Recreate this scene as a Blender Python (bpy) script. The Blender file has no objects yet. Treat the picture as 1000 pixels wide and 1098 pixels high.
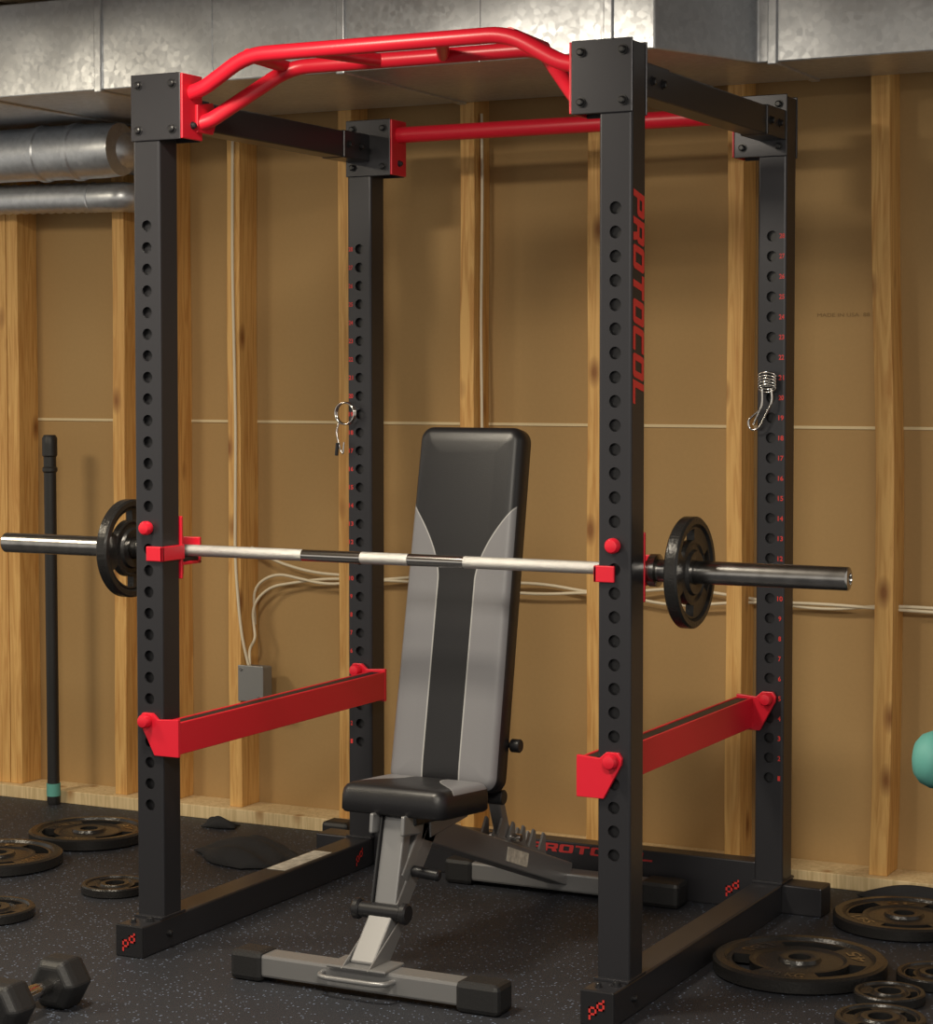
import bpy, bmesh, math, random
from mathutils import Vector, Matrix
random.seed(3)
S = bpy.context.scene
V = Vector
COL = S.collection

# ---------------------------------------------------------------- materials
def newmat(name):
    m = bpy.data.materials.new(name); m.use_nodes = True
    nt = m.node_tree
    return m, nt, nt.nodes["Principled BSDF"]

def mat(name, col, rough=0.5, metal=0.0, spec=None, nscale=0, namt=0.0, bump=0.0, bscale=60, coat=0, stretch=None):
    m, nt, b = newmat(name)
    b.inputs["Base Color"].default_value = (*col, 1)
    b.inputs["Roughness"].default_value = rough
    b.inputs["Metallic"].default_value = metal
    if coat: b.inputs["Coat Weight"].default_value = coat
    if spec is not None: b.inputs["Specular IOR Level"].default_value = spec
    tc = nt.nodes.new("ShaderNodeTexCoord")
    if namt:
        n = nt.nodes.new("ShaderNodeTexNoise"); n.inputs["Scale"].default_value = nscale
        n.inputs["Detail"].default_value = 5
        nt.links.new(tc.outputs["Object"], n.inputs["Vector"])
        r = nt.nodes.new("ShaderNodeValToRGB")
        r.color_ramp.elements[0].position = 0.3; r.color_ramp.elements[1].position = 0.7
        r.color_ramp.elements[0].color = (*[max(0, c*(1-namt)) for c in col], 1)
        r.color_ramp.elements[1].color = (*[min(1, c*(1+namt)) for c in col], 1)
        nt.links.new(n.outputs["Fac"], r.inputs["Fac"]); nt.links.new(r.outputs["Color"], b.inputs["Base Color"])
    if bump:
        n2 = nt.nodes.new("ShaderNodeTexNoise"); n2.inputs["Scale"].default_value = bscale
        n2.inputs["Detail"].default_value = 4
        nt.links.new(tc.outputs["Object"], n2.inputs["Vector"])
        bp = nt.nodes.new("ShaderNodeBump"); bp.inputs["Strength"].default_value = bump; bp.inputs["Distance"].default_value = 0.002
        nt.links.new(n2.outputs["Fac"], bp.inputs["Height"]); nt.links.new(bp.outputs["Normal"], b.inputs["Normal"])
    return m

M_RACK = mat("charcoal_powdercoat", (0.040, 0.040, 0.046), 0.32, 0.5, bump=0.06, bscale=400)
M_RED = mat("red_powdercoat", (0.66, 0.012, 0.032), 0.36, 0.0, bump=0.05, bscale=300)
M_REDDECAL = mat("red_decal", (0.62, 0.035, 0.03), 0.5)
M_REDDULL = mat("red_decal_dark", (0.40, 0.022, 0.022), 0.55)  # darker red than the side decal, used for the rear lettering
M_CHROME = mat("chrome", (0.62, 0.60, 0.58), 0.16, 1.0)
M_KNURL = mat("knurled_steel", (0.66, 0.65, 0.63), 0.42, 0.8, bump=0.8, bscale=900)
M_SLEEVE = mat("sleeve_steel", (0.42, 0.41, 0.40), 0.25, 1.0, nscale=30, namt=0.2)
M_IRON = mat("black_cast_iron", (0.030, 0.029, 0.029), 0.27, 0.5, bump=0.5, bscale=150)
M_RUBBER = mat("black_rubber", (0.012, 0.012, 0.013), 0.5, bump=0.2, bscale=200)
M_BLKPL = mat("black_plastic", (0.012, 0.012, 0.014), 0.35)
M_VINYL = mat("black_vinyl", (0.010, 0.010, 0.012), 0.36, bump=0.3, bscale=500)
M_SILVER = mat("silver_grey_paint", (0.25, 0.25, 0.255), 0.35, 0.5, bump=0.05, bscale=300)
M_CABLE = mat("cable_white", (0.66, 0.58, 0.43), 0.5)
M_BOX = mat("grey_steel_box", (0.25, 0.25, 0.25), 0.45, 0.5)
M_CLOTH = mat("black_cloth", (0.012, 0.012, 0.014), 0.9, bump=0.6, bscale=120)
M_TEAL = mat("teal_neoprene", (0.10, 0.33, 0.29), 0.6)
M_LABEL = mat("label_paper", (0.55, 0.52, 0.45), 0.6, nscale=60, namt=0.3)
M_SEAM = mat("paper_edge", (0.66, 0.54, 0.33), 0.8)
M_PRINT = mat("printed_ink", (0.22, 0.14, 0.06), 0.9)

def wood(name, c1, c2, c3):
    m, nt, b = newmat(name)
    tc = nt.nodes.new("ShaderNodeTexCoord")
    oi = nt.nodes.new("ShaderNodeObjectInfo")
    add = nt.nodes.new("ShaderNodeVectorMath"); add.operation = 'ADD'
    mul = nt.nodes.new("ShaderNodeVectorMath"); mul.operation = 'SCALE'; mul.inputs["Scale"].default_value = 9
    comb = nt.nodes.new("ShaderNodeCombineXYZ")
    for i in range(3): nt.links.new(oi.outputs["Random"], comb.inputs[i])
    nt.links.new(comb.outputs[0], mul.inputs[0])
    nt.links.new(tc.outputs["Object"], add.inputs[0]); nt.links.new(mul.outputs[0], add.inputs[1])
    mp = nt.nodes.new("ShaderNodeMapping"); mp.inputs["Scale"].default_value = (28, 28, 1.6)
    nt.links.new(add.outputs[0], mp.inputs["Vector"])
    n = nt.nodes.new("ShaderNodeTexNoise"); n.inputs["Scale"].default_value = 1.8; n.inputs["Detail"].default_value = 6; n.inputs["Distortion"].default_value = 1.8
    nt.links.new(mp.outputs[0], n.inputs["Vector"])
    r = nt.nodes.new("ShaderNodeValToRGB")
    r.color_ramp.elements[0].position = 0.34; r.color_ramp.elements[0].color = (*c1, 1)
    r.color_ramp.elements[1].position = 0.60; r.color_ramp.elements[1].color = (*c2, 1)
    nt.links.new(n.outputs["Fac"], r.inputs["Fac"])
    mp2 = nt.nodes.new("ShaderNodeMapping"); mp2.inputs["Scale"].default_value = (9, 9, 4.0)
    nt.links.new(add.outputs[0], mp2.inputs["Vector"])
    vo = nt.nodes.new("ShaderNodeTexVoronoi"); vo.inputs["Scale"].default_value = 1.0
    nt.links.new(mp2.outputs[0], vo.inputs["Vector"])
    r2 = nt.nodes.new("ShaderNodeValToRGB")
    r2.color_ramp.elements[0].position = 0.05; r2.color_ramp.elements[0].color = (1, 1, 1, 1)
    r2.color_ramp.elements[1].position = 0.20; r2.color_ramp.elements[1].color = (0, 0, 0, 1)
    nt.links.new(vo.outputs["Distance"], r2.inputs["Fac"])
    mx = nt.nodes.new("ShaderNodeMix"); mx.data_type = 'RGBA'
    nt.links.new(r2.outputs["Color"], mx.inputs[0]); nt.links.new(r.outputs["Color"], mx.inputs[6]); mx.inputs[7].default_value = (*c3, 1)
    nt.links.new(mx.outputs[2], b.inputs["Base Color"])
    b.inputs["Roughness"].default_value = 0.65
    bp = nt.nodes.new("ShaderNodeBump"); bp.inputs["Strength"].default_value = 0.15
    nt.links.new(n.outputs["Fac"], bp.inputs["Height"]); nt.links.new(bp.outputs["Normal"], b.inputs["Normal"])
    return m
M_WOOD = wood("pine_stud", (0.50, 0.25, 0.068), (0.67, 0.40, 0.135), (0.25, 0.10, 0.024))
M_JOIST = wood("ceiling_lumber", (0.34, 0.25, 0.16), (0.42, 0.32, 0.21), (0.20, 0.12, 0.06))
M_PALE = wood("pale_sill", (0.50, 0.37, 0.19), (0.66, 0.51, 0.29), (0.35, 0.20, 0.08))

def wallmat():
    m, nt, b = newmat("drywall_backing_paper")
    tc = nt.nodes.new("ShaderNodeTexCoord")
    n = nt.nodes.new("ShaderNodeTexNoise"); n.inputs["Scale"].default_value = 1.6; n.inputs["Detail"].default_value = 2
    n2 = nt.nodes.new("ShaderNodeTexNoise"); n2.inputs["Scale"].default_value = 90; n2.inputs["Detail"].default_value = 3
    for k in (n, n2): nt.links.new(tc.outputs["Object"], k.inputs["Vector"])
    r = nt.nodes.new("ShaderNodeValToRGB")
    r.color_ramp.elements[0].position = 0.3; r.color_ramp.elements[0].color = (0.375, 0.232, 0.092, 1)
    r.color_ramp.elements[1].position = 0.7; r.color_ramp.elements[1].color = (0.415, 0.265, 0.110, 1)
    nt.links.new(n.outputs["Fac"], r.inputs["Fac"])
    mx = nt.nodes.new("ShaderNodeMix"); mx.data_type = 'RGBA'; mx.blend_type = 'MULTIPLY'; mx.inputs[0].default_value = 0.10
    nt.links.new(r.outputs["Color"], mx.inputs[6]); nt.links.new(n2.outputs["Fac"], mx.inputs[7])
    nt.links.new(mx.outputs[2], b.inputs["Base Color"]); b.inputs["Roughness"].default_value = 0.8
    return m
M_WALL = wallmat()

def floormat():
    m, nt, b = newmat("rubber_floor_speckled")
    tc = nt.nodes.new("ShaderNodeTexCoord")
    vo = nt.nodes.new("ShaderNodeTexVoronoi"); vo.inputs["Scale"].default_value = 150
    nt.links.new(tc.outputs["Object"], vo.inputs["Vector"])
    sep = nt.nodes.new("ShaderNodeSeparateColor"); nt.links.new(vo.outputs["Color"], sep.inputs[0])
    gt = nt.nodes.new("ShaderNodeMath"); gt.operation = 'GREATER_THAN'; gt.inputs[1].default_value = 0.86
    nt.links.new(sep.outputs[0], gt.inputs[0])
    lt = nt.nodes.new("ShaderNodeMath"); lt.operation = 'LESS_THAN'; lt.inputs[1].default_value = 0.36
    nt.links.new(vo.outputs["Distance"], lt.inputs[0])
    mu = nt.nodes.new("ShaderNodeMath"); mu.operation = 'MULTIPLY'
    nt.links.new(gt.outputs[0], mu.inputs[0]); nt.links.new(lt.outputs[0], mu.inputs[1])
    n = nt.nodes.new("ShaderNodeTexNoise"); n.inputs["Scale"].default_value = 3; n.inputs["Detail"].default_value = 4
    nt.links.new(tc.outputs["Object"], n.inputs["Vector"])
    r = nt.nodes.new("ShaderNodeValToRGB")
    r.color_ramp.elements[0].color = (0.012, 0.013, 0.018, 1); r.color_ramp.elements[1].color = (0.021, 0.023, 0.030, 1)
    nt.links.new(n.outputs["Fac"], r.inputs["Fac"])
    mx = nt.nodes.new("ShaderNodeMix"); mx.data_type = 'RGBA'
    nt.links.new(mu.outputs[0], mx.inputs[0]); nt.links.new(r.outputs["Color"], mx.inputs[6]); mx.inputs[7].default_value = (0.12, 0.15, 0.22, 1)
    nt.links.new(mx.outputs[2], b.inputs["Base Color"]); b.inputs["Roughness"].default_value = 0.60
    bp = nt.nodes.new("ShaderNodeBump"); bp.inputs["Strength"].default_value = 0.5; bp.inputs["Distance"].default_value = 0.002
    n3 = nt.nodes.new("ShaderNodeTexNoise"); n3.inputs["Scale"].default_value = 220
    nt.links.new(tc.outputs["Object"], n3.inputs["Vector"])
    nt.links.new(n3.outputs["Fac"], bp.inputs["Height"]); nt.links.new(bp.outputs["Normal"], b.inputs["Normal"])
    return m
M_FLOOR = floormat()

def ductmat():
    m, nt, b = newmat("galvanized_steel")
    tc = nt.nodes.new("ShaderNodeTexCoord")
    vo = nt.nodes.new("ShaderNodeTexVoronoi"); vo.inputs["Scale"].default_value = 70
    nt.links.new(tc.outputs["Object"], vo.inputs["Vector"])
    sep = nt.nodes.new("ShaderNodeSeparateColor"); nt.links.new(vo.outputs["Color"], sep.inputs[0])
    r = nt.nodes.new("ShaderNodeValToRGB")
    r.color_ramp.elements[0].color = (0.50, 0.52, 0.55, 1); r.color_ramp.elements[1].color = (0.58, 0.60, 0.63, 1)
    nt.links.new(sep.outputs[0], r.inputs["Fac"]); nt.links.new(r.outputs["Color"], b.inputs["Base Color"])
    b.inputs["Metallic"].default_value = 0.82
    r2 = nt.nodes.new("ShaderNodeMapRange"); r2.inputs[3].default_value = 0.33; r2.inputs[4].default_value = 0.42
    nt.links.new(sep.outputs[1], r2.inputs[0]); nt.links.new(r2.outputs[0], b.inputs["Roughness"])
    n = nt.nodes.new("ShaderNodeTexNoise"); n.inputs["Scale"].default_value = 3.2; n.inputs["Detail"].default_value = 1
    nt.links.new(tc.outputs["Object"], n.inputs["Vector"])
    bp = nt.nodes.new("ShaderNodeBump"); bp.inputs["Strength"].default_value = 0.5; bp.inputs["Distance"].default_value = 0.03
    nt.links.new(n.outputs["Fac"], bp.inputs["Height"]); nt.links.new(bp.outputs["Normal"], b.inputs["Normal"])
    return m
M_DUCT = ductmat()

def padmat(name, hw, L, rev, a, bb):
    m, nt, b = newmat(name)
    N = nt.nodes.new; LK = nt.links.new
    tc = N("ShaderNodeTexCoord"); sep = N("ShaderNodeSeparateXYZ"); LK(tc.outputs["Object"], sep.inputs[0])
    ab = N("ShaderNodeMath"); ab.operation = 'ABSOLUTE'; LK(sep.outputs[0], ab.inputs[0])
    ax = N("ShaderNodeMath"); ax.operation = 'DIVIDE'; LK(ab.outputs[0], ax.inputs[0]); ax.inputs[1].default_value = hw
    t = N("ShaderNodeMapRange"); LK(sep.outputs[1], t.inputs[0])
    t.inputs[1].default_value = 0; t.inputs[2].default_value = L
    t.inputs[3].default_value = 1 if rev else 0; t.inputs[4].default_value = 0 if rev else 1
    w = N("ShaderNodeMapRange"); LK(t.outputs[0], w.inputs[0]); w.inputs[1].default_value = a; w.inputs[2].default_value = bb
    w.inputs[3].default_value = 0; w.inputs[4].default_value = 1
    pw = N("ShaderNodeMath"); pw.operation = 'POWER'; LK(w.outputs[0], pw.inputs[0]); pw.inputs[1].default_value = 1.7
    th = N("ShaderNodeMath"); th.operation = 'MULTIPLY_ADD'; LK(pw.outputs[0], th.inputs[0]); th.inputs[1].default_value = 0.72; th.inputs[2].default_value = 0.34
    gt = N("ShaderNodeMath"); gt.operation = 'GREATER_THAN'; LK(ax.outputs[0], gt.inputs[0]); LK(th.outputs[0], gt.inputs[1])
    df = N("ShaderNodeMath"); df.operation = 'SUBTRACT'; LK(ax.outputs[0], df.inputs[0]); LK(th.outputs[0], df.inputs[1])
    ad = N("ShaderNodeMath"); ad.operation = 'ABSOLUTE'; LK(df.outputs[0], ad.inputs[0])
    ln = N("ShaderNodeMath"); ln.operation = 'LESS_THAN'; LK(ad.outputs[0], ln.inputs[0]); ln.inputs[1].default_value = 0.012
    mx = N("ShaderNodeMix"); mx.data_type = 'RGBA'; LK(gt.outputs[0], mx.inputs[0])
    mx.inputs[6].default_value = (0.010, 0.010, 0.012, 1); mx.inputs[7].default_value = (0.175, 0.175, 0.188, 1)
    mx2 = N("ShaderNodeMix"); mx2.data_type = 'RGBA'; LK(ln.outputs[0], mx2.inputs[0]); LK(mx.outputs[2], mx2.inputs[6]); mx2.inputs[7].default_value = (0.34, 0.34, 0.34, 1)
    LK(mx2.outputs[2], b.inputs["Base Color"]); b.inputs["Roughness"].default_value = 0.38
    n2 = N("ShaderNodeTexNoise"); n2.inputs["Scale"].default_value = 500; LK(tc.outputs["Object"], n2.inputs["Vector"])
    bp = N("ShaderNodeBump"); bp.inputs["Strength"].default_value = 0.25; bp.inputs["Distance"].default_value = 0.001
    LK(n2.outputs["Fac"], bp.inputs["Height"]); LK(bp.outputs["Normal"], b.inputs["Normal"])
    return m

# ---------------------------------------------------------------- geometry helpers
def empty(name, loc=(0, 0, 0)):
    e = bpy.data.objects.new(name, None); e.location = loc; COL.objects.link(e); e.empty_display_size = 0.1
    return e

def adopt(o, parent):
    if parent is not None:
        o.parent = parent
        o.matrix_parent_inverse = Matrix.Translation(parent.location).inverted()

def mk(name, verts, faces, mats, parent=None, smooth=False, bevel=0, midx=None, sharp=35):
    me = bpy.data.meshes.new(name)
    me.from_pydata([tuple(v) for v in verts], [], faces)
    if not isinstance(mats, (list, tuple)): mats = [mats]
    for m in mats: me.materials.append(m)
    if midx:
        for p, i in zip(me.polygons, midx): p.material_index = i
    bm = bmesh.new(); bm.from_mesh(me); bmesh.ops.recalc_face_normals(bm, faces=bm.faces); bm.to_mesh(me); bm.free()
    if smooth:
        for p in me.polygons: p.use_smooth = True
        me.set_sharp_from_angle(angle=math.radians(sharp))
    o = bpy.data.objects.new(name, me); COL.objects.link(o)
    adopt(o, parent)
    if bevel:
        b = o.modifiers.new("bevel", 'BEVEL'); b.width = bevel; b.segments = 2; b.limit_method = 'ANGLE'
    return o

BF = [(0, 3, 2, 1), (4, 5, 6, 7), (0, 1, 5, 4), (1, 2, 6, 5), (2, 3, 7, 6), (3, 0, 4, 7)]
def boxv(a, b):
    x0, y0, z0 = a; x1, y1, z1 = b
    return [(x0, y0, z0), (x1, y0, z0), (x1, y1, z0), (x0, y1, z0), (x0, y0, z1), (x1, y0, z1), (x1, y1, z1), (x0, y1, z1)]
def box(name, a, b, m, parent=None, bevel=0.003):
    return mk(name, boxv(a, b), BF, m, parent, bevel=bevel)

def beam(name, p0, p1, w, h, m, parent=None, side=(1, 0, 0), bevel=0.004):
    p0, p1, s = V(p0), V(p1), V(side).normalized()
    d = (p1-p0).normalized(); n = s.cross(d).normalized(); s = d.cross(n).normalized()
    vs = []
    for p in (p0, p1):
        for i, j in ((-1, -1), (1, -1), (1, 1), (-1, 1)):
            vs.append(p+s*i*w/2+n*j*h/2)
    return mk(name, vs, BF, m, parent, bevel=bevel)

def prism(name, pts, f0, f1, m, parent=None, bevel=0.0015, smooth=False):
    n = len(pts)
    vs = [f0(*p) for p in pts]+[f1(*p) for p in pts]
    fs = [tuple(range(n)), tuple(range(2*n-1, n-1, -1))]+[(i, (i+1) % n, (i+1) % n+n, i+n) for i in range(n)]
    return mk(name, vs, fs, m, parent, bevel=bevel, smooth=smooth)

def frame(d):
    d = d.normalized(); a = V((0, 0, 1)) if abs(d.z) < 0.9 else V((1, 0, 0))
    u = d.cross(a).normalized(); return u, d.cross(u).normalized()

def lathe(name, p0, axis, prof, m, parent=None, n=32, smooth=True, midx=None, mats=None):
    p0 = V(p0); ax = V(axis).normalized(); u, w = frame(ax)
    vs = []; fs = []; mi = []
    for (t, r) in prof:
        for k in range(n):
            a = 2*math.pi*k/n
            vs.append(p0+ax*t+(u*math.cos(a)+w*math.sin(a))*r)
    for j in range(len(prof)-1):
        for k in range(n):
            fs.append((j*n+k, j*n+(k+1) % n, (j+1)*n+(k+1) % n, (j+1)*n+k)); mi.append(midx[j] if midx else 0)
    fs.append(tuple(range(n))); mi.append(midx[0] if midx else 0)
    fs.append(tuple((len(prof)-1)*n+k for k in range(n))); mi.append(midx[-1] if midx else 0)
    return mk(name, vs, fs, mats or m, parent, smooth=smooth, midx=mi)

def cyl(name, p0, p1, r, m, parent=None, n=24, c=0.0):
    p0, p1 = V(p0), V(p1); L = (p1-p0).length
    c = c or min(r, L)*0.12
    return lathe(name, p0, p1-p0, [(0, r-c), (c, r), (L-c, r), (L, r-c)], m, parent, n)

def smoothpath(pts, fil, seg=6):
    pts = [V(p) for p in pts]; out = [pts[0]]
    for i in range(1, len(pts)-1):
        a, b, c = pts[i-1], pts[i], pts[i+1]
        f = min(fil, (a-b).length*0.49, (c-b).length*0.49)
        q0 = b+(a-b).normalized()*f; q1 = b+(c-b).normalized()*f
        for k in range(seg+1):
            t = k/seg; out.append(q0*(1-t)**2+b*2*t*(1-t)+q1*t*t)
    out.append(pts[-1]); return out

def tube(name, pts, r, m, parent=None, n=14, fil=0.05, closed=False):
    P = smoothpath(pts, fil) if not closed else [V(p) for p in pts]
    N = len(P); vs = []; fs = []
    u = None
    for i, p in enumerate(P):
        if closed: d = (P[(i+1) % N]-P[i-1]).normalized()
        else: d = (P[min(i+1, N-1)]-P[max(i-1, 0)]).normalized()
        if u is None: u, w = frame(d)
        else:
            u = (u-d*u.dot(d)).normalized(); w = d.cross(u)
        for k in range(n):
            a = 2*math.pi*k/n; vs.append(p+(u*math.cos(a)+w*math.sin(a))*r)
    R = N if closed else N-1
    for i in range(R):
        for k in range(n):
            j = (i+1) % N
            fs.append((i*n+k, i*n+(k+1) % n, j*n+(k+1) % n, j*n+k))
    if not closed:
        fs.append(tuple(range(n))); fs.append(tuple((N-1)*n+k for k in range(n)))
    return mk(name, vs, fs, m, parent, smooth=True, sharp=50)

def textobj(name, body, M, w, h, m, parent=None, shear=0.0, off=0.0, spacing=1.0):
    cu = bpy.data.curves.new(name, 'FONT'); cu.body = body; cu.extrude = 0.0; cu.offset = off; cu.shear = shear
    cu.space_character = spacing; cu.resolution_u = 3
    to = bpy.data.objects.new("tmp", cu); COL.objects.link(to)
    bpy.context.view_layer.update()
    dg = bpy.context.evaluated_depsgraph_get()
    me = bpy.data.meshes.new_from_object(to.evaluated_get(dg))
    bpy.data.objects.remove(to)
    xs = [v.co.x for v in me.vertices]; ys = [v.co.y for v in me.vertices]
    x0, x1, y0, y1 = min(xs), max(xs), min(ys), max(ys)
    sx = (w/(x1-x0)) if w else h/(y1-y0); sy = h/(y1-y0)
    for v in me.vertices:
        v.co = M @ V(((v.co.x-(x0+x1)/2)*sx, (v.co.y-(y0+y1)/2)*sy, 0))
    me.name = name; me.materials.clear(); me.materials.append(m)
    o = bpy.data.objects.new(name, me); COL.objects.link(o); adopt(o, parent)
    return o
def basis(xa, ya, o):
    xa, ya = V(xa), V(ya); za = xa.cross(ya)
    return Matrix(((xa.x, ya.x, za.x, o[0]), (xa.y, ya.y, za.y, o[1]), (xa.z, ya.z, za.z, o[2]), (0, 0, 0, 1)))

def blockword(name, word, M, W, H, m, parent, shear=0.22):
    a, b = 0.29, 0.22; c = 0.10
    G = {
     'P': [[(0, 0), (a, 0), (a, 1), (0, 1)], [(a, 1-b), (a, 1), (1-c, 1), (1, 1-c), (1, 1-b)], [(1-a, .55), (1-a, 1-b), (1, 1-b), (1, .55)], [(a, .34), (a, .55), (1, .55), (1, .34+c), (1-c, .34)]],
     'R': [[(0, 0), (a, 0), (a, 1), (0, 1)], [(a, 1-b), (a, 1), (1-c, 1), (1, 1-c), (1, 1-b)], [(1-a, .55), (1-a, 1-b), (1, 1-b), (1, .55)], [(a, .34), (a, .55), (1, .55), (1, .34+c), (1-c, .34)], [(1-a-.05, 0), (1-a-.15, .34), (1-.12, .34), (1, 0)]],
     'O': [[(0, b), (0, 1-b), (a, 1-b), (a, b)], [(1-a, b), (1-a, 1-b), (1, 1-b), (1, b)], [(0, 1-b), (0, 1-c), (c, 1), (1-c, 1), (1, 1-c), (1, 1-b)], [(0, b), (0, c), (c, 0), (1-c, 0), (1, c), (1, b)]],
     'T': [[(0, 1-b), (0, 1), (1, 1), (1, 1-b)], [(.5-a/2, 0), (.5-a/2, 1-b), (.5+a/2, 1-b), (.5+a/2, 0)]],
     'C': [[(0, b), (0, 1-b), (a, 1-b), (a, b)], [(0, 1-b), (0, 1-c), (c, 1), (1, 1), (1, 1-b)], [(0, b), (0, c), (c, 0), (1, 0), (1, b)]],
     'L': [[(0, 0), (0, 1), (a, 1), (a, 0)], [(a, 0), (a, b), (1, b), (1, 0)]]}
    n = len(word); cw = W/(n+(n-1)*0.12); gap = cw*0.12
    vs = []; fs = []
    for i, ch in enumerate(word):
        for poly in G[ch]:
            k = len(vs)
            for (x, y) in poly:
                X = -W/2+i*(cw+gap)+x*cw+(y-.5)*shear*H; Y = (y-.5)*H
                vs.append(M @ V((X, Y, 0)))
            fs.append(tuple(range(k, k+len(poly))))
    return mk(name, vs, fs, m, parent)

# ---------------------------------------------------------------- room
WY = 1.455   # drywall plane
SY = 1.355   # stud fronts
box("floor", (-4.2, -6, -0.1), (3.4, 1.6, 0), M_FLOOR, bevel=0)
wall = box("wall_back", (-4.2, WY, 0), (3.4, WY+0.1, 2.62), M_WALL, bevel=0)
box("ceiling", (-4.2, -6, 2.60), (3.4, 1.6, 2.66), M_JOIST, bevel=0)
x = -4.0; 
while x < 3.3:
    box("ceiling_joist", (x, -5.9, 2.42), (x+0.04, 1.35, 2.60), M_JOIST, bevel=0); x += 0.406
box("trim_1", (-4.2, WY-0.004, 1.222), (3.4, WY-0.0005, 1.230), M_SEAM, bevel=0)
box("trim_2", (-4.2, SY-0.03, 0.0), (3.4, WY, 0.04), M_PALE, bevel=0.002)
def stud(x0, w=0.045, warp=0.0):
    vs = []; fs = []; n = 16
    z0, z1 = 0.04, 2.6
    for i in range(n+1):
        t = i/n; z = z0+(z1-z0)*t
        dx = warp*math.sin(t*math.pi*1.7)+0.0015*math.sin(t*17+x0*9)
        for (a, b) in ((0, 0), (w, 0), (w, 1), (0, 1)):
            vs.append((x0+a+dx, SY if b == 0 else WY, z))
    for i in range(n):
        for k in range(4):
            fs.append((i*4+k, i*4+(k+1) % 4, (i+1)*4+(k+1) % 4, (i+1)*4+k))
    fs.append((0, 1, 2, 3)); fs.append((n*4, n*4+1, n*4+2, n*4+3))
    return mk("wall_stud", vs, fs, M_WOOD, bevel=0.002)
for X in (-3.7, -3.3, -2.9, -2.51, -2.158, -2.11, -1.692, -1.506, -1.262, -0.869, -0.462, -0.061, 0.353, 1.17, 1.58, 2.0, 2.4, 2.8):
    stud(X)
stud(0.758, 0.05, 0.012)
for (tx, tz, s) in ((0.98, 1.53, "FIRE  RESISTANT"), (0.66, 1.53, "MADE IN USA  88 25")):
    textobj("wall_print", s, basis((1, 0, 0), (0, 0, 1), (tx, WY-0.001, tz)), 0.17, 0.010, M_PRINT, wall)

# ---------------------------------------------------------------- air duct
duct = empty("air_duct", (-1, 1, 2.15))
Z0, Z1 = 2.15, 2.41
FY, FY2 = 0.66, 1.0; DB = 1.352
pl = [(-4.2, FY), (0.42, FY), (0.56, FY2), (3.4, FY2), (3.4, DB), (-4.2, DB)]
prism("trunk", pl, lambda a, b: (a, b, Z0), lambda a, b: (a, b, Z1), M_DUCT, duct, bevel=0.004)
for X in (-2.6, -1.62, -1.22, -0.45, 0.30):
    box("drive_cleat", (X-0.012, FY-0.008, Z0-0.006), (X+0.012, DB, Z1), M_DUCT, duct, bevel=0.003)
for X in (0.60, 1.35, 2.2):
    box("drive_cleat", (X-0.012, FY2-0.008, Z0-0.006), (X+0.012, DB, Z1), M_DUCT, duct, bevel=0.003)
for k, X in enumerate((-2.1, -0.85, -0.05)):
    box("crease", (X-0.002, FY-0.003, Z0), (X+0.002, FY, Z1), M_DUCT, duct, bevel=0)

rd = empty("round_duct", (-2, 1.2, 2.058))
RZ = 2.055
lathe("pipe", (-4.34, 1.2, RZ), (1, 0, 0),
      [(0, .082), (1.0, .082), (1.005, .088), (1.02, .088), (1.025, .082), (1.9, .082), (1.905, .088), (1.925, .088), (1.93, .082), (2.50, .082), (2.505, .088), (2.52, .088), (2.525, .084), (2.63, .084), (2.635, .089), (2.65, .089), (2.655, .084), (2.70, .084), (2.74, .084), (2.80, .080)], M_DUCT, rd, n=40)
tube("elbow", [(-1.66, 1.2, RZ), (-1.576, 1.21, RZ), (-1.576, 1.30, RZ), (-1.576, 1.44, RZ)], 0.066, M_DUCT, rd, n=32, fil=0.05)
fd = empty("flexible_duct", (-2, 1.31, 1.92))
prof = []
for i in range(86):
    prof.append((i*0.017, 0.048 if i % 2 else 0.044))
lathe("hose", (-3.15, 1.285, 1.945), (1, 0.0, -0.016), prof, M_DUCT, fd, n=28)
tube("hose_end", [(-1.72, 1.285, 1.921), (-1.60, 1.288, 1.92), (-1.59, 1.34, 1.92), (-1.59, 1.44, 1.92)], 0.046, M_DUCT, fd, n=24)

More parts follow.
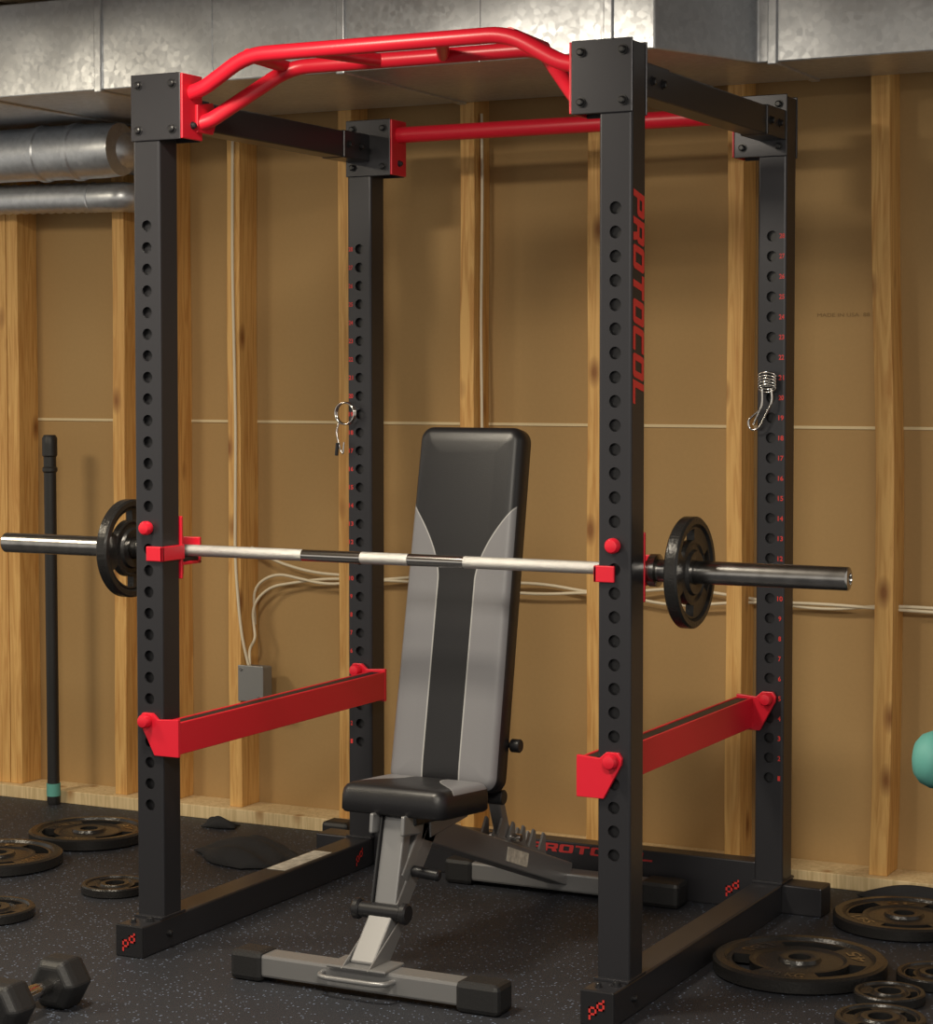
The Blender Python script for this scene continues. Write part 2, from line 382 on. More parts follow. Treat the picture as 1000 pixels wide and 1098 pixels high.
# ---------------------------------------------------------------- power rack
rack = empty("power_rack", (0, 0.54, 0))
W2 = 0.0375; HX = 0.6; DEP = 1.003
HS = 0.0508; HZ0 = 0.345; NH = 28; HR = 0.0135
XL, XR = -0.595, 0.6
def upright(name, cx, y0):
    zb, zt = 0.075, 2.064
    r = 0.006; fl = W2-r
    sec = []
    for (sx, sy, a0) in ((1, -1, -90), (1, 1, 0), (-1, 1, 90), (-1, -1, 180)):
        for k in range(4):
            a = math.radians(a0+k*30)
            sec.append((cx+sx*fl+r*math.cos(a), y0+W2+sy*fl+r*math.sin(a)))
    n = len(sec); vs = [(a, b, zb) for a, b in sec]+[(a, b, zt) for a, b in sec]
    fs = [(i, i+1, i+1+n, i+n) for i in range(n-1)]+[tuple(range(n, 2*n))]
    def q(a, b, c, d):
        k = len(vs); vs.extend([a, b, c, d]); fs.append((k, k+1, k+2, k+3))
    xl, xr = cx-fl, cx+fl
    zs = HZ0-HS/2; ze = HZ0+HS*(NH-1)+HS/2
    q((xl, y0, zb), (xr, y0, zb), (xr, y0, zs), (xl, y0, zs))
    q((xl, y0, ze), (xr, y0, ze), (xr, y0, zt), (xl, y0, zt))
    hw, hh = fl, HS/2
    ca = math.atan2(hh, hw)
    angs = sorted([2*math.pi*k/24 for k in range(24)]+[ca, math.pi-ca, math.pi+ca, 2*math.pi-ca])
    for i in range(NH):
        zc = HZ0+i*HS; k0 = len(vs); m = len(angs)
        for a in angs:
            c, s = math.cos(a), math.sin(a)
            t = min(hw/abs(c) if abs(c) > 1e-9 else 1e9, hh/abs(s) if abs(s) > 1e-9 else 1e9)
            vs.append((cx+c*t, y0, zc+s*t))
        for a in angs: vs.append((cx+math.cos(a)*HR, y0, zc+math.sin(a)*HR))
        for a in angs: vs.append((cx+math.cos(a)*HR, y0+0.005, zc+math.sin(a)*HR))
        for j in range(m):
            j2 = (j+1) % m
            fs.append((k0+j, k0+j2, k0+m+j2, k0+m+j)); fs.append((k0+m+j, k0+m+j2, k0+2*m+j2, k0+2*m+j))
    o = mk(name, vs, fs, M_RACK, rack)
    box(name+"_inner", (cx-W2+.002, y0+0.012, zb+.01), (cx+W2-.002, y0+0.014, zt-.01), M_BLKPL, rack, bevel=0)
    return o
UP = {"upright_fl": (XL, 0), "upright_fr": (XR, 0), "upright_rl": (XL, DEP), "upright_rr": (XR, DEP)}
for k, (a, b) in UP.items(): upright(k, a, b)

def bolt(p, d=(0, -1, 0), r=0.0085, m=M_BLKPL):
    p = V(p); d = V(d)
    lathe("bolt", p, d, [(0, r*1.35), (0.002, r*1.35), (0.0021, r), (0.008, r*0.95), (0.010, r*0.6)], m, rack, n=10)
for (cx, y0) in UP.values():
    s = -1 if cx > 0 else 1   # inward
    xa, xb = cx-s*0.0395, cx+s*0.100
    x0, x1 = min(xa, xb), max(xa, xb)
    box("corner_plate", (x0, y0-0.005, 1.915), (x1, y0, 2.07), M_RACK, rack, bevel=0.002)
    box("corner_plate_back", (x0, y0+0.075, 1.915), (x1, y0+0.080, 2.07), M_RACK, rack, bevel=0.002)
    box("end_flange", (cx+s*0.0775-0.012, y0, 1.93), (cx+s*0.0775+0.012, y0+0.075, 2.055), M_RACK, rack)
    xf = cx+s*0.100
    box("red_flange", (min(xf, xf+s*0.006), y0-0.004, 1.917), (max(xf, xf+s*0.006), y0+0.079, 2.068), M_RED, rack, bevel=0.002)
    for bx in (x0+0.022, x1-0.022):
        for bz in (1.94, 2.045):
            bolt((bx, y0-0.005, bz))
    for bz in (1.95, 2.035): bolt((xf+s*0.006, y0+0.0375, bz), (s, 0, 0), 0.007, M_RACK)
for cx in (XL, XR):
    box("top_side_beam", (cx-0.032, 0.075, 1.957), (cx+0.032, DEP, 2.027), M_RACK, rack, bevel=0.004)
    for ya in (0.075, DEP-0.14):
        box("beam_bracket", (cx-0.036, ya, 1.955), (cx+0.036, ya+0.14, 2.029), M_RACK, rack, bevel=0.003)
    for yy in (0.115, 0.175, DEP-0.115, DEP-0.05):
        bolt((cx+0.036, yy, 1.992), (1, 0, 0)); bolt((cx-0.036, yy, 1.992), (-1, 0, 0))
cyl("rear_pullup_bar", (-0.493, DEP+0.0375, 2.028), (0.497, DEP+0.0375, 2.028), 0.022, M_RED, rack)
# front multi-grip bar
ZA = 2.103
tube("grip_bar_front", [(-0.493, .035, 2.025), (-0.455, .035, 2.035), (-0.335, .035, ZA), (0.335, .035, ZA), (0.455, .035, 2.035), (0.497, .035, 2.025)], 0.018, M_RED, rack, fil=0.05)
tube("grip_bar_rear", [(-0.493, .07, 1.957), (-0.47, .085, 1.966), (-0.33, .215, ZA-.006), (0.33, .215, ZA-.006), (0.47, .085, 1.966), (0.497, .07, 1.957)], 0.018, M_RED, rack, fil=0.05)
for (xa, xb) in ((-0.335, -0.335), (-0.17, -0.08), (0.17, 0.08), (0.335, 0.335)):
    tube("grip_link", [(xa, .035, ZA), (xb, .215, ZA-.006)], 0.015, M_RED, rack)
for s in (-1, 1):
    prism("grip_gusset", [(0.05, 1.935), (0.115, 1.935), (0.135, 1.975), (0.115, 2.01), (0.05, 2.0)],
          lambda a, b, s=s: (s*0.491, a, b), lambda a, b, s=s: (s*0.483, a, b), M_RED, rack)
# base feet
for cx in (XL, XR):
    box("base_foot", (cx-W2, -0.083, 0), (cx+W2, DEP+0.0, 0.075), M_RACK, rack, bevel=0.004)
    box("foot_cap", (cx-W2-.001, -0.088, 0), (cx+W2+.001, -0.080, 0.076), M_BLKPL, rack, bevel=0.003)
    for (py) in (0.0, DEP):
        box("foot_flange", (cx-0.04, py-0.012, 0.075), (cx+0.04, py+0.087, 0.081), M_RACK, rack, bevel=0.001)
    bolt((cx+0.02, -0.03, 0.075), (0, 0, 1)); 
    bolt((cx-0.01, -0.055, 0.075), (0, 0, 1), 0.006)
    bolt((cx+W2, 0.02, 0.038), (1, 0, 0), 0.007)
for s in (-1, 1):
    xa, xb = s*(HX-W2), s*0.74
    box("rear_outrigger", (min(xa, xb), DEP+.0005, 0), (max(xa, xb), DEP+0.08, 0.074), M_RACK, rack, bevel=0.004)
box("rear_cross_member", (-0.56, DEP+0.012, 0.0), (0.56, DEP+0.07, 0.122), M_RACK, rack, bevel=0.003)
blockword("rear_lettering", "PROTOCOL", basis((1, 0, 0), (0, 0, 1), (0.10, DEP+0.011, 0.104)), 0.36, 0.022, M_REDDULL, rack)
blockword("side_lettering", "PROTOCOL", basis((0, 0, -1), (0, 1, 0), (XR+W2+0.0006, 0.037, 1.525)), 0.45, 0.060, M_REDDECAL, rack)
def logo(M):
    for (ox, oz, tail) in ((-0.009, -0.005, -1), (0.009, 0.006, 1)):
        def P(x, z): return M @ V((x+ox, z+oz, 0.0005))
        a = 0.009; t = 0.0045
        def quad(x0, x1, z0, z1):
            mk("logo", [P(x0, z0), P(x1, z0), P(x1, z1), P(x0, z1)], [(0, 1, 2, 3)], M_REDDECAL, rack)
        quad(-a, a, a-t, a); quad(-a, a, -a, -a+t); quad(-a, -a+t, -a, a); quad(a-t, a, -a, a)
        if tail < 0: quad(-a, -a+t, -a-.010, -a)
        else: quad(a-t, a, a, a+.006)
for cx in (XL, XR):
    logo(basis((1, 0, 0), (0, 0, 1), (cx, -0.0888, 0.038)))
logo(basis((0, 1, 0), (0, 0, 1), (XL+W2+.001, 0.93, 0.04)))
logo(basis((1, 0, 0), (0, 0, 1), (0.50, DEP+.011, 0.05)))
for i in range(NH):
    z = HZ0+i*HS
    for cx, dx in ((XL, -0.027), (XR, 0.027)):
        textobj("hole_number", str(i+1), basis((1, 0, 0), (0, 0, 1), (cx+dx, DEP-0.0008, z)), 0.014 if i > 8 else 0.007, 0.0125, M_REDDECAL, rack, off=0.02)

# J-cups
JZ = HZ0+13*HS
def knob(x, y, z, r=0.0165):
    lathe("pin_knob", (x, y, z), (0, -1, 0), [(-0.03, 0.011), (0, 0.011), (0.001, r*.9), (0.006, r), (0.016, r), (0.022, r*.8), (0.024, r*.4)], M_RED, rack, n=24)
for cx, s in ((XL, 1), (XR, -1)):
    def X(a, b): return (min(cx+s*a, cx+s*b), max(cx+s*a, cx+s*b))
    a, b = X(-0.002, W2+0.008); box("jcup_front_tab", (a, -0.008, 0.927), (b, 0, 0.962), M_RED, rack, bevel=0.002)
    a, b = X(W2+.0005, W2+0.008); box("jcup_side", (a, -0.008, 0.927), (b, 0.085, 0.962), M_RED, rack, bevel=0.002)
    a, b = X(-0.038, 0.042)
    box("jcup_back", (a, 0.0755, 0.880), (b, 0.083, 1.03), M_RED, rack, bevel=0.002)
    a, b = X(-0.030, 0.042)
    box("jcup_shelf", (a, 0.083, 0.912), (b, 0.160, 0.920), M_RED, rack, bevel=0.002)
    box("jcup_liner", (a+.003, 0.083, 0.920), (b-.003, 0.152, 0.930), M_RUBBER, rack, bevel=0.001)
    box("jcup_lip", (a, 0.152, 0.912), (b, 0.160, 0.975), M_RED, rack, bevel=0.002)
    box("jcup_web", (cx-.004, 0.083, 0.885), (cx+.004, 0.14, 0.913), M_RED, rack, bevel=0.001)
    knob(cx, 0, JZ)
# safety arms
SZ = HZ0+4*HS
for cx, s in ((XL, 1), (XR, -1)):
    def X(a, b): return (min(cx+s*a, cx+s*b), max(cx+s*a, cx+s*b))
    a, b = X(W2+.002, W2+.010); c, d = X(W2+.042, W2+.050)
    box("safety_side_a", (a, 0.0, 0.472), (b, DEP-0.01, 0.548), M_RED, rack, bevel=0.002)
    box("safety_side_b", (c, 0.0, 0.472), (d, DEP-0.01, 0.548), M_RED, rack, bevel=0.002)
    a, b = X(W2+.004, W2+.048)
    box("safety_floor", (a, 0.0, 0.472), (b, DEP-0.01, 0.482), M_RED, rack, bevel=0.002)
    a, b = X(W2+.0105, W2+.0415)
    box("safety_rubber_strip", (a, 0.01, 0.483), (b, DEP-0.02, 0.547), M_RUBBER, rack, bevel=0.003)
    pts = [(-0.014, SZ+0.018), (-0.022, SZ+0.006), (-0.020, SZ-0.008), (0.020, 0.466), (W2+.051, 0.466), (W2+.051, 0.556), (0.030, 0.552), (0.014, SZ+0.018)]
    if s < 0: pts = [(p-(0.006 if p > .05 else 0), q) for p, q in pts]
    for yy in (-0.010, DEP-0.016):
        prism("safety_end_plate", pts, lambda p, q: (cx+s*p, yy, q), lambda p, q: (cx+s*p, yy+0.010, q), M_RED, rack)
        knob(cx, yy, SZ)
box("label", (XL-0.028, 0.56, 0.0752), (XL+0.028, 0.80, 0.0760), M_LABEL, rack, bevel=0)

# ---------------------------------------------------------------- weight plates
def plate(name, R, T, M, parent=None, nslots=3, txt=None):
    NA = 72
    hole = 0.0258; hub = min(0.046, R*0.42)
    prof = [(hole, .46), (hole+.003, .5), (hub, .5), (hub+.004, .28), (R*.50, .22), (R*.54, .34), (R*.58, .3), (R*.78, .3), (R*.81, .34), (R*.84, .28), (R*.87, .5), (R*.965, .5), (R, .36)]
    if hub+.004 > R*.5: prof = [(hole, .46), (hole+.003, .5), (hub, .5), (hub+.004, .32), (R*.8, .32), (R*.85, .5), (R*.96, .5), (R, .36)]; nslots = 0
    nj = len(prof); vs = []
    for side in (1, -1):
        for (r, h) in prof:
            for k in range(NA):
                a = 2*math.pi*k/NA
                vs.append(M @ V((r*math.cos(a), r*math.sin(a), side*h*T)))
    def idx(side, j, k): return side*nj*NA+j*NA+k % NA
    def rem(j, k):
        if not nslots or j not in (6,): return False
        ph = (k+0.5)/NA*nslots % 1
        return 0.24 < ph < 0.76
    fs = []
    for j in range(nj-1):
        for k in range(NA):
            if rem(j, k):
                continue
            fs.append((idx(0, j, k), idx(0, j+1, k), idx(0, j+1, k+1), idx(0, j, k+1)))
            fs.append((idx(1, j, k), idx(1, j, k+1), idx(1, j+1, k+1), idx(1, j+1, k)))
            if rem(j, k-1): fs.append((idx(0, j, k), idx(1, j, k), idx(1, j+1, k), idx(0, j+1, k)))
            if rem(j, k+1): fs.append((idx(0, j, k+1), idx(0, j+1, k+1), idx(1, j+1, k+1), idx(1, j, k+1)))
            if rem(j+1, k): fs.append((idx(0, j+1, k), idx(0, j+1, k+1), idx(1, j+1, k+1), idx(1, j+1, k)))
            if rem(j-1, k): fs.append((idx(0, j, k), idx(1, j, k), idx(1, j, k+1), idx(0, j, k+1)))
    for k in range(NA):
        fs.append((idx(0, 0, k), idx(0, 0, k+1), idx(1, 0, k+1), idx(1, 0, k)))
        fs.append((idx(0, nj-1, k), idx(1, nj-1, k), idx(1, nj-1, k+1), idx(0, nj-1, k+1)))
    o = mk(name, vs, fs, M_IRON, parent, smooth=True, sharp=30)
    if txt and nslots:
        for k in range(nslots):
            a = 2*math.pi*k/nslots
            c = V((math.cos(a)*R*.68, math.sin(a)*R*.68, 0.31*T+0.0006))
            t = textobj("raised_mark", txt[k % len(txt)], M @ basis((-math.sin(a), math.cos(a), 0), (-math.cos(a), -math.sin(a), 0), c) , R*.42, R*.16, M_SLEEVE, None, off=0.01)
            t.parent = o
    return o
PL = [(0.847, 0.507, .396, .036), (.945, 1.03, .35, .032), (1.095, .372, .155, .024), (1.15, .56, .18, .026), (1.13, .18, .19, .024),
      (-1.469, .92, .35, .034), (-1.50, .542, .36, .034), (-1.014, .428, .178, .024), (-1.135, .07, .22, .026)]
for i, (X_, Y_, D_, T_) in enumerate(PL):
    R = D_/2
    plate("weight_plate", R, T_, Matrix.Translation((X_, Y_, T_*.5+.0005)) @ Matrix.Rotation(0.6+i*1.3, 4, 'Z'), None, 3, ["45", "LBS", "20 KG"] if R > .15 else None)
plate("weight_plate", .11, .028, Matrix.Translation((1.21, .82, .0145)), None, 3)

# ---------------------------------------------------------------- barbell
bb = empty("barbell", (-0.02, 0.12, 0.945))
BY, BZ, BC = 0.12, 0.945, -0.021
seg = [(-0.655, -0.46, 1), (-0.46, -0.220, 1), (-0.220, -0.062, 0), (-0.062, 0.062, 1), (0.062, 0.205, 0), (0.205, 0.655, 1)]
for i, (a, b, mt) in enumerate(seg):
    lathe("shaft_section", (BC+a, BY, BZ), (1, 0, 0), [(0, .014), (b-a, .014)], M_KNURL if mt else M_CHROME, bb, n=28)
for s in (-1, 1):
    lathe("sleeve", (BC+s*0.645, BY, BZ), (s, 0, 0), [(0, .018), (0.002, .022), (0.008, .022), (0.012, .036), (0.028, .036), (0.030, .025), (0.448, .025), (0.450, .0235), (0.452, .018), (0.4525, .012), (0.447, .011)], M_SLEEVE, bb, n=36)
    MM = Matrix.Translation((BC+(0.745 if s > 0 else -0.715), BY, BZ-.001)) @ Matrix.Rotation(math.radians(90*s), 4, 'Y') @ Matrix.Rotation(0.5, 4, 'Z')
    plate("mounted_plate", 0.120, 0.03, MM, bb, 3)

# ---------------------------------------------------------------- spring collars
def collar(name, c, sw):
    e = empty(name, c); c = V(c)
    for k in range(4):
        pts = [c+V((0.030*math.cos(a), -0.004-k*0.005, 0.030*math.sin(a))) for a in [2*math.pi*j/28 for j in range(28)]]
        if k < sw: tube("coil", pts, 0.0026, M_CHROME, e, n=8, closed=True)
    tube("handle_a", [c+V((-0.020, -0.006, -0.02)), c+V((-0.028, -0.012, -0.05)), c+V((-0.014, -0.014, -0.10)), c+V((-0.004, -0.016, -0.115)), c+V((-0.002, -0.014, -0.08))], 0.0025, M_CHROME, e, n=8, fil=.01)
    return e
e1 = collar("spring_collar", (-0.628, DEP-0.012, 1.262), 3)
cyl("grip", (-0.648, DEP-0.030, 1.18), (-0.652, DEP-0.030, 1.145), 0.005, M_BLKPL, e1)
c2 = V((HX-0.004, DEP-0.012, 1.352))
e2 = empty("spring_collar", c2)
for k in range(5):
    pts = [c2+V((0.022*math.cos(a), -0.008-0.004*math.sin(a), 0.012-k*0.0075+0.010*math.sin(a))) for a in [2*math.pi*j/24 for j in range(24)]]
    tube("coil", pts, 0.0026, M_CHROME, e2, n=8, closed=True)
tube("handle_a", [c2+V((0.012, -0.01, -0.02)), c2+V((0.016, -0.012, -0.05)), c2+V((-0.02, -0.012, -0.12)), c2+V((-0.042, -0.012, -0.125)), c2+V((-0.050, -0.012, -0.10)), c2+V((-0.02, -0.012, -0.075))], 0.003, M_CHROME, e2, n=8, fil=.015)
tube("handle_b", [c2+V((-0.012, -0.01, -0.02)), c2+V((-0.010, -0.012, -0.06)), c2+V((-0.034, -0.012, -0.11))], 0.003, M_CHROME, e2, n=8, fil=.02)

# ---------------------------------------------------------------- weight bench
bench = empty("weight_bench", (0.05, 0.4, 0))
CX = 0.046
def pad(name, w0, w1, L, T, mats, M, rc=0.035, parent=None):
    rings = [(0.006, 0.0), (0.0, 0.006), (0.0, T*0.55), (0.003, T*0.78), (0.010, T*0.92), (0.020, T*0.985), (0.040, T*1.02), (0.065, T*1.04)]
    vs = []; fs = []; mi = []; npt = None
    for (ins, z) in rings:
        hw = w0/2-ins; ya, yb = ins, L-ins; r = max(rc-ins, 0.004); pts = []
        for (sx, yc, a0) in ((1, ya+r, -90), (1, yb-r, 0), (-1, yb-r, 90), (-1, ya+r, 180)):
            for k in range(8):
                a = math.radians(a0+k*90/7)
                pts.append((sx*(hw-r)+r*math.cos(a), yc+r*math.sin(a)))
        for (px, py) in pts:
            f = 1+(w1/w0-1)*py/L
            vs.append(V((px*f, py, z)))
        npt = len(pts)
    for j in range(len(rings)-1):
        for k in range(npt):
            fs.append((j*npt+k, j*npt+(k+1) % npt, (j+1)*npt+(k+1) % npt, (j+1)*npt+k)); mi.append(1 if j >= 3 else 0)
    fs.append(tuple(range(npt))); mi.append(0)
    fs.append(tuple((len(rings)-1)*npt+k for k in range(npt))); mi.append(1)
    o = mk(name, vs, fs, mats, None, smooth=True, midx=mi, sharp=50)
    o.matrix_world = M
    o.parent = parent; o.matrix_parent_inverse = Matrix.Translation(parent.location).inverted()
    return o
T = 0.066
p1 = V((CX, 0.416, 1.246)); d = (p1-V((CX, 0.262, 0.425))).normalized(); L = 0.865; p0 = p1-d*L; nrm = V((1, 0, 0)).cross(d)
BW = 0.288
pad("back_pad", BW, BW*0.955, L, T, [M_VINYL, padmat("back_vinyl", BW/2, L, False, 0.57, 0.80)], basis((1, 0, 0), d, p0-nrm*T), 0.035, bench)
sd = V((0, math.cos(math.radians(-4)), math.sin(math.radians(-4))))
SL = 0.240
pad("seat_pad", 0.270, 0.282, SL, 0.066, [M_VINYL, padmat("seat_vinyl", 0.137, SL, True, 0.30, 0.80)], basis((1, 0, 0), sd, V((CX-.002, 0.018, 0.374))), 0.03, bench)
bp0 = p0-nrm*(T+0.012)
beam("back_frame", bp0+d*0.02, bp0+d*0.62, 0.05, 0.03, M_SILVER, bench)
beam("seat_frame", (CX, 0.05, 0.362), (CX, 0.25, 0.350), 0.10, 0.025, M_BLKPL, bench)
FYC = -0.094
beam("front_leg", (CX, FYC, 0.055), (CX, 0.175, 0.325), 0.06, 0.05, M_SILVER, bench)
for sx in (-.033, .033):
    prism("leg_gusset", [(FYC-.05, .064), (FYC+.05, .064), (0.05, 0.15), (0.01, .15)], lambda a, b: (CX+sx-.002, a, b), lambda a, b: (CX+sx+.002, a, b), M_SILVER, bench)
box("leg_base_plate", (CX-0.075, FYC-.045, 0.061), (CX+0.075, FYC+.045, 0.068), M_SILVER, bench)
beam("seat_post", (CX-0.0, 0.005, 0.15), (CX-0.0, 0.060, 0.365), 0.055, 0.035, M_SILVER, bench)
beam("seat_post_plate", (CX-0.031, 0.005, 0.15), (CX-0.031, 0.060, 0.365), 0.006, 0.05, M_BLKPL, bench)
beam("seat_top_bracket", (CX-.04, 0.045, 0.33), (CX-.04, 0.05, 0.375), 0.01, 0.09, M_SILVER, bench)
beam("seat_top_bracket", (CX+.04, 0.045, 0.33), (CX+.04, 0.05, 0.375), 0.01, 0.09, M_SILVER, bench)
cyl("roller", (CX-0.065, -0.012, 0.165), (CX+0.055, -0.012, 0.165), 0.018, M_BLKPL, bench, c=.004)
cyl("roller_cap", (CX-0.074, -0.012, 0.165), (CX-0.056, -0.012, 0.165), 0.024, M_BLKPL, bench, c=.004)
cyl("roller_cap", (CX+0.046, -0.012, 0.165), (CX+0.064, -0.012, 0.165), 0.024, M_BLKPL, bench, c=.004)
cyl("pop_pin", (CX+0.03, 0.07, 0.243), (CX+0.10, 0.07, 0.238), 0.013, M_BLKPL, bench, c=.004)
beam("seat_brace", (CX+0.02, 0.035, 0.23), (CX+0.02, 0.14, 0.345), 0.02, 0.035, M_BOX, bench)
beam("spine", (CX, 0.12, 0.335), (CX, 0.95, 0.052), 0.06, 0.062, M_SILVER, bench)
for sx in (-.036, .036):
    beam("pivot_bracket", (CX+sx, 0.14, 0.34), (CX+sx, 0.33, 0.355), 0.006, 0.07, M_SILVER, bench)
cyl("pivot_bolt", (CX-0.05, 0.30, 0.352), (CX+0.055, 0.30, 0.352), 0.014, M_BLKPL, bench)
def spz(y): return 0.335+(y-0.12)*(0.052-0.335)/0.83+0.033
for sx in (-0.022, 0.022):
    up = []; ya, yb = 0.80, 0.50
    for k in range(5):
        y = ya-k*0.06; z = spz(y)
        up += [(y, z+.008), (y-0.002, z+0.050), (y-0.012, z+0.058), (y-0.040, z+0.018)]
    poly = [(yb, spz(yb)-.012), (ya, spz(ya)-.012)]+up+[(yb, spz(yb)+.010)]
    prism("ladder_rail", poly, lambda a, b: (CX+sx-.003, a, b), lambda a, b: (CX+sx+.003, a, b), M_BOX, bench, bevel=0)
beam("support_strut", bp0+d*0.34, (CX, 0.60, spz(.6)+.012), 0.032, 0.03, M_SILVER, bench)
cyl("strut_pin", (CX-0.05, 0.60, spz(.6)+.014), (CX+0.05, 0.60, spz(.6)+.014), 0.01, M_CHROME, bench)
pk = bp0+d*0.115
cyl("side_knob_stem", pk, pk+V((0.155, 0, 0)), 0.007, M_BLKPL, bench)
cyl("side_knob", pk+V((0.142, 0, 0)), pk+V((0.166, 0, 0)), 0.016, M_BLKPL, bench)
cyl("lower_knob", (CX+0.03, 0.34, 0.372), (CX+0.13, 0.34, 0.372), 0.018, M_BLKPL, bench)
for yc, x0, x1 in ((FYC, -0.286, 0.392), (0.950, -0.285, 0.390)):
    lo = 0.012
    box("foot_tube", (x0+0.07, yc-0.032, lo), (x1-0.09, yc+0.032, lo+0.05), M_SILVER, bench, bevel=0.006)
    box("foot_end", (x0, yc-0.038, 0.0), (x0+0.085, yc+0.038, lo+0.056), M_RUBBER, bench, bevel=0.012)
    box("foot_end", (x1-0.105, yc-0.038, 0.0), (x1, yc+0.038, lo+0.056), M_RUBBER, bench, bevel=0.012)
hy = FYC-.025
tube("transport_handle", [(CX-0.09, hy, 0.045), (CX-0.085, hy-.035, 0.045), (CX-0.06, hy-.045, 0.045), (CX+0.06, hy-.045, 0.045), (CX+0.085, hy-.035, 0.045), (CX+0.09, hy, 0.045)], 0.006, M_SILVER, bench, fil=0.015)
beam("bench_label", (CX+0.0306, 0.56, spz(.56)-.033), (CX+0.0306, 0.68, spz(.68)-.033), 0.0006, 0.035, M_LABEL, bench, bevel=0)

# ---------------------------------------------------------------- hex dumbbell
db = empty("hex_dumbbell", (-0.485, -0.57, 0.06))
def hexhead(yc, xc, hl=0.042, R=0.062):
    sc = [(-hl, .72), (-hl+.012, .95), (-hl*.3, 1.0), (hl*.5, 1.0), (hl, .86)]
    vs = []; fs = []
    for (t, s) in sc:
        for k in range(6):
            a = math.radians(60*k); vs.append((xc+R*s*math.cos(a), yc+t, 0.0540+R*s*math.sin(a)))
    for j in range(len(sc)-1):
        for k in range(6): fs.append((j*6+k, j*6+(k+1) % 6, (j+1)*6+(k+1) % 6, (j+1)*6+k))
    fs.append(tuple(range(6))); fs.append(tuple(24+k for k in range(6)))
    mk("head", vs, fs, M_RUBBER, db, bevel=0.005)
hexhead(-0.475, -0.496); hexhead(-0.680, -0.483)
lathe("handle", (-0.483, -0.645, 0.054), (-0.013, 0.13, 0), [(0, .014), (.03, .0155), (.065, .018), (.10, .0155), (.135, .014)], M_CHROME, db)

# ---------------------------------------------------------------- teal dumbbell on a stand (right edge)
st = empty("dumbbell_stand", (1.5, 0.1, 0))
SXA, SXB, SYA, SYB, SZ1 = 1.335, 1.80, -0.06, 0.24, 0.532
box("shelf", (SXA, SYA, SZ1-.02), (SXB, SYB, SZ1), M_RACK, st)
for a in (SXA+.02, SXB-.02):
    for b in (SYA+.02, SYB-.02):
        box("leg", (a-.02, b-.02, 0), (a+.02, b+.02, SZ1-.02), M_RACK, st)
box("lower_shelf", (SXA+.03, SYA+.03, 0.20), (SXB-.03, SYB-.03, 0.22), M_RACK, st)
td = empty("neoprene_dumbbell", (1.35, 0.1, SZ1+.06))
def thead(xa):
    lathe("head", (xa, 0.10, SZ1+.056), (1, 0, 0), [(0, .022), (.004, .036), (.016, .050), (.035, .058), (.05, .058), (.069, .046), (.075, .030)], M_TEAL, td, n=32)
thead(1.220); thead(1.403)
cyl("handle", (1.285, .1, SZ1+.056), (1.41, .1, SZ1+.056), .015, M_TEAL, td)

# ---------------------------------------------------------------- foam bar at the wall
pb = empty("padded_bar", (-1.895, 1.295, 0))
lathe("pole", (-1.890, 1.295, 0.0), (-0.004, 0.0, 1), [(0, .018), (.01, .021), (.03, .021), (.031, .0195), (.09, .0195), (.0901, .019), (1.06, .0195), (1.065, .024), (1.075, .024), (1.08, .020), (1.11, .020), (1.115, .024), (1.15, .024), (1.17, .024), (1.18, .018)], M_RUBBER, pb, n=28)
lathe("tape", (-1.890, 1.295, 0.028), (-0.004, 0, 1), [(0, .022), (0.04, .022)], M_TEAL, pb)

# ---------------------------------------------------------------- electrics
eb = empty("electrical_box", (-1.18, 1.38, 0.43))
box("body", (-1.218, 1.350, 0.375), (-1.135, 1.405, 0.478), M_BOX, eb, bevel=0.006)
box("cover", (-1.222, 1.344, 0.371), (-1.131, 1.350, 0.482), M_BOX, eb, bevel=0.002)
for dx, dz in ((-1.21, .47), (-1.145, .385)):
    cyl("screw", (dx, 1.344, dz), (dx, 1.340, dz), .005, M_CHROME, eb)
ca = empty("electrical_cable", (0, 1.4, 0.74))
CR = 0.0046
tube("riser", [(-1.235, 1.349, 2.12), (-1.238, 1.349, 1.7), (-1.228, 1.348, 1.2), (-1.233, 1.348, 0.80), (-1.215, 1.346, 0.62), (-1.205, 1.348, 0.55), (-1.19, 1.36, 0.47)], CR, M_CABLE, ca, n=8, fil=.08)
tube("riser_b", [(-1.207, 1.42, 0.60), (-1.200, 1.40, 0.72), (-1.12, 1.40, 0.765), (-0.95, 1.41, 0.735), (-0.85, 1.41, 0.745)], CR, M_CABLE, ca, n=8, fil=.06)
tube("riser_c", [(-1.195, 1.37, 0.475), (-1.203, 1.38, 0.53), (-1.18, 1.38, 0.56), (-1.207, 1.40, 0.66), (-1.15, 1.41, 0.72), (-0.98, 1.42, 0.75), (-0.85, 1.41, 0.757)], CR, M_CABLE, ca, n=8, fil=.06)
tube("riser_d", [(-1.207, 1.40, 0.84), (-1.12, 1.40, 0.80), (-1.0, 1.41, 0.77), (-0.85, 1.41, 0.765)], CR, M_CABLE, ca, n=8, fil=.08)
tube("run_a", [(-0.87, 1.41, 0.757), (-0.6, 1.42, 0.755), (-0.43, 1.41, 0.745), (-0.25, 1.42, 0.735), (-0.03, 1.41, 0.755), (0.18, 1.42, 0.72), (0.37, 1.41, 0.745), (0.6, 1.42, 0.75), (0.78, 1.41, 0.745), (1.0, 1.42, 0.74), (2.8, 1.42, .75)], CR, M_CABLE, ca, n=8, fil=.1)
tube("run_b", [(-0.87, 1.41, 0.745), (-0.6, 1.43, 0.775), (-0.43, 1.41, 0.760), (-0.25, 1.43, 0.77), (-0.03, 1.41, 0.745), (0.18, 1.43, 0.775), (0.37, 1.41, 0.76), (0.6, 1.43, 0.73), (0.78, 1.41, 0.755), (1.0, 1.43, 0.75), (2.8, 1.43, .74)], CR, M_CABLE, ca, n=8, fil=.1)
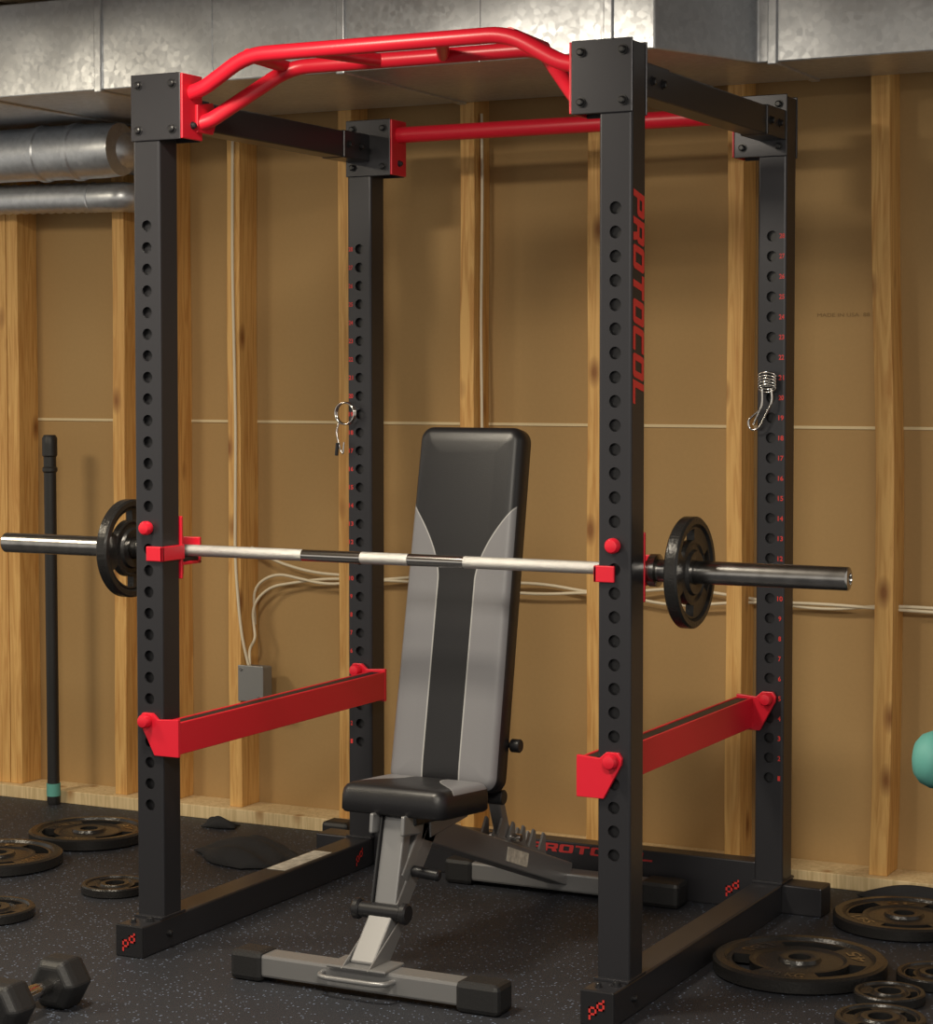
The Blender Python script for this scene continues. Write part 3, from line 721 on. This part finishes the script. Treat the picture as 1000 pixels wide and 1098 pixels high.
tube("drop", [(-0.408, 1.385, 2.12), (-0.405, 1.385, 1.9), (-0.410, 1.385, 1.5), (-0.406, 1.385, 1.25), (-0.410, 1.39, 0.78)], CR, M_CABLE, ca, n=8, fil=.1)

# ---------------------------------------------------------------- cloths, straps
def heap(name, c, w, l, h, rot, m=M_CLOTH, seed=1, mod=0.5):
    rnd = random.Random(seed); nx, ny = 22, 16; vs = []; fs = []
    ph = [rnd.uniform(0, 6.28) for _ in range(6)]
    for j in range(ny):
        for i in range(nx):
            u = i/(nx-1)*2-1; v = j/(ny-1)*2-1
            e = max(0, 1-abs(u)**6)*max(0, 1-abs(v)**6)
            z = h*e*(0.5+mod*(0.5*math.sin(3*u+ph[0]+1.5*v)+0.4*math.sin(7*v+ph[1]-2*u)))+0.003
            xx = u*w/2*(1+.12*math.sin(4*v+ph[2])); yy = v*l/2*(1+.15*math.sin(3*u+ph[3]))
            vs.append((c[0]+xx*math.cos(rot)-yy*math.sin(rot), c[1]+xx*math.sin(rot)+yy*math.cos(rot), c[2]+max(0.002, z)))
    for j in range(ny-1):
        for i in range(nx-1): fs.append((j*nx+i, j*nx+i+1, (j+1)*nx+i+1, (j+1)*nx+i))
    o = mk(name, vs, fs, m, smooth=True, sharp=80)
    so = o.modifiers.new("s", 'SOLIDIFY'); so.thickness = 0.003; so.offset = 1
    return o
heap("lifting_belt", (-0.93, 0.94, 0), 0.32, 0.22, 0.05, -0.5, seed=4)
heap("gym_strap", (-1.22, 1.24, 0), 0.10, 0.05, 0.03, 0.2, seed=7)
heap("gym_strap", (0.92, 1.272, 0), 0.30, 0.08, 0.04, 0.05, seed=8)
heap("gym_strap", (1.24, 1.13, 0), 0.16, 0.12, 0.04, 0.6, seed=9)
box("rubber_block", (-0.86, 1.23, 0.0), (-0.77, 1.30, 0.055), M_RUBBER, bevel=0.012)

# ---------------------------------------------------------------- lights
def area(name, loc, size, energy, col, rot=(0, 0, 0), sy=None):
    l = bpy.data.lights.new(name, 'AREA'); l.energy = energy; l.color = col; l.size = size
    if sy: l.shape = 'RECTANGLE'; l.size_y = sy
    o = bpy.data.objects.new(name, l); o.location = loc; o.rotation_euler = rot; COL.objects.link(o); return o
area("ceiling_lamp", (-0.35, -0.85, 2.38), 0.34, 50, (1.0, 0.89, 0.71), sy=0.34)
area("ceiling_lamp", (1.6, -2.6, 2.38), 0.8, 108, (1.0, 0.92, 0.78), sy=0.8)
area("ceiling_lamp", (-2.5, -1.2, 2.38), 0.6, 54, (1.0, 0.87, 0.65), sy=0.6)
w = bpy.data.worlds.new("world"); S.world = w; w.use_nodes = True
w.node_tree.nodes["Background"].inputs[0].default_value = (1.0, 0.93, 0.82, 1)
w.node_tree.nodes["Background"].inputs[1].default_value = 0.64

# ---------------------------------------------------------------- camera
cam = bpy.data.cameras.new("camera"); co = bpy.data.objects.new("camera", cam); COL.objects.link(co)
co.location = (2.378, -4.178, 1.357)
F = 2304.0
cam.sensor_fit = 'AUTO'; cam.sensor_width = 36; cam.lens = F/1098*36
pitch = 2.4
co.rotation_euler = (math.radians(90-pitch), 0, math.radians(27))
cam.shift_y = -(145-2.5-F*math.tan(math.radians(pitch)))/1098
cam.clip_end = 50
S.camera = co
try:
    S.view_settings.view_transform = 'Standard'
except Exception as ex: print(ex)
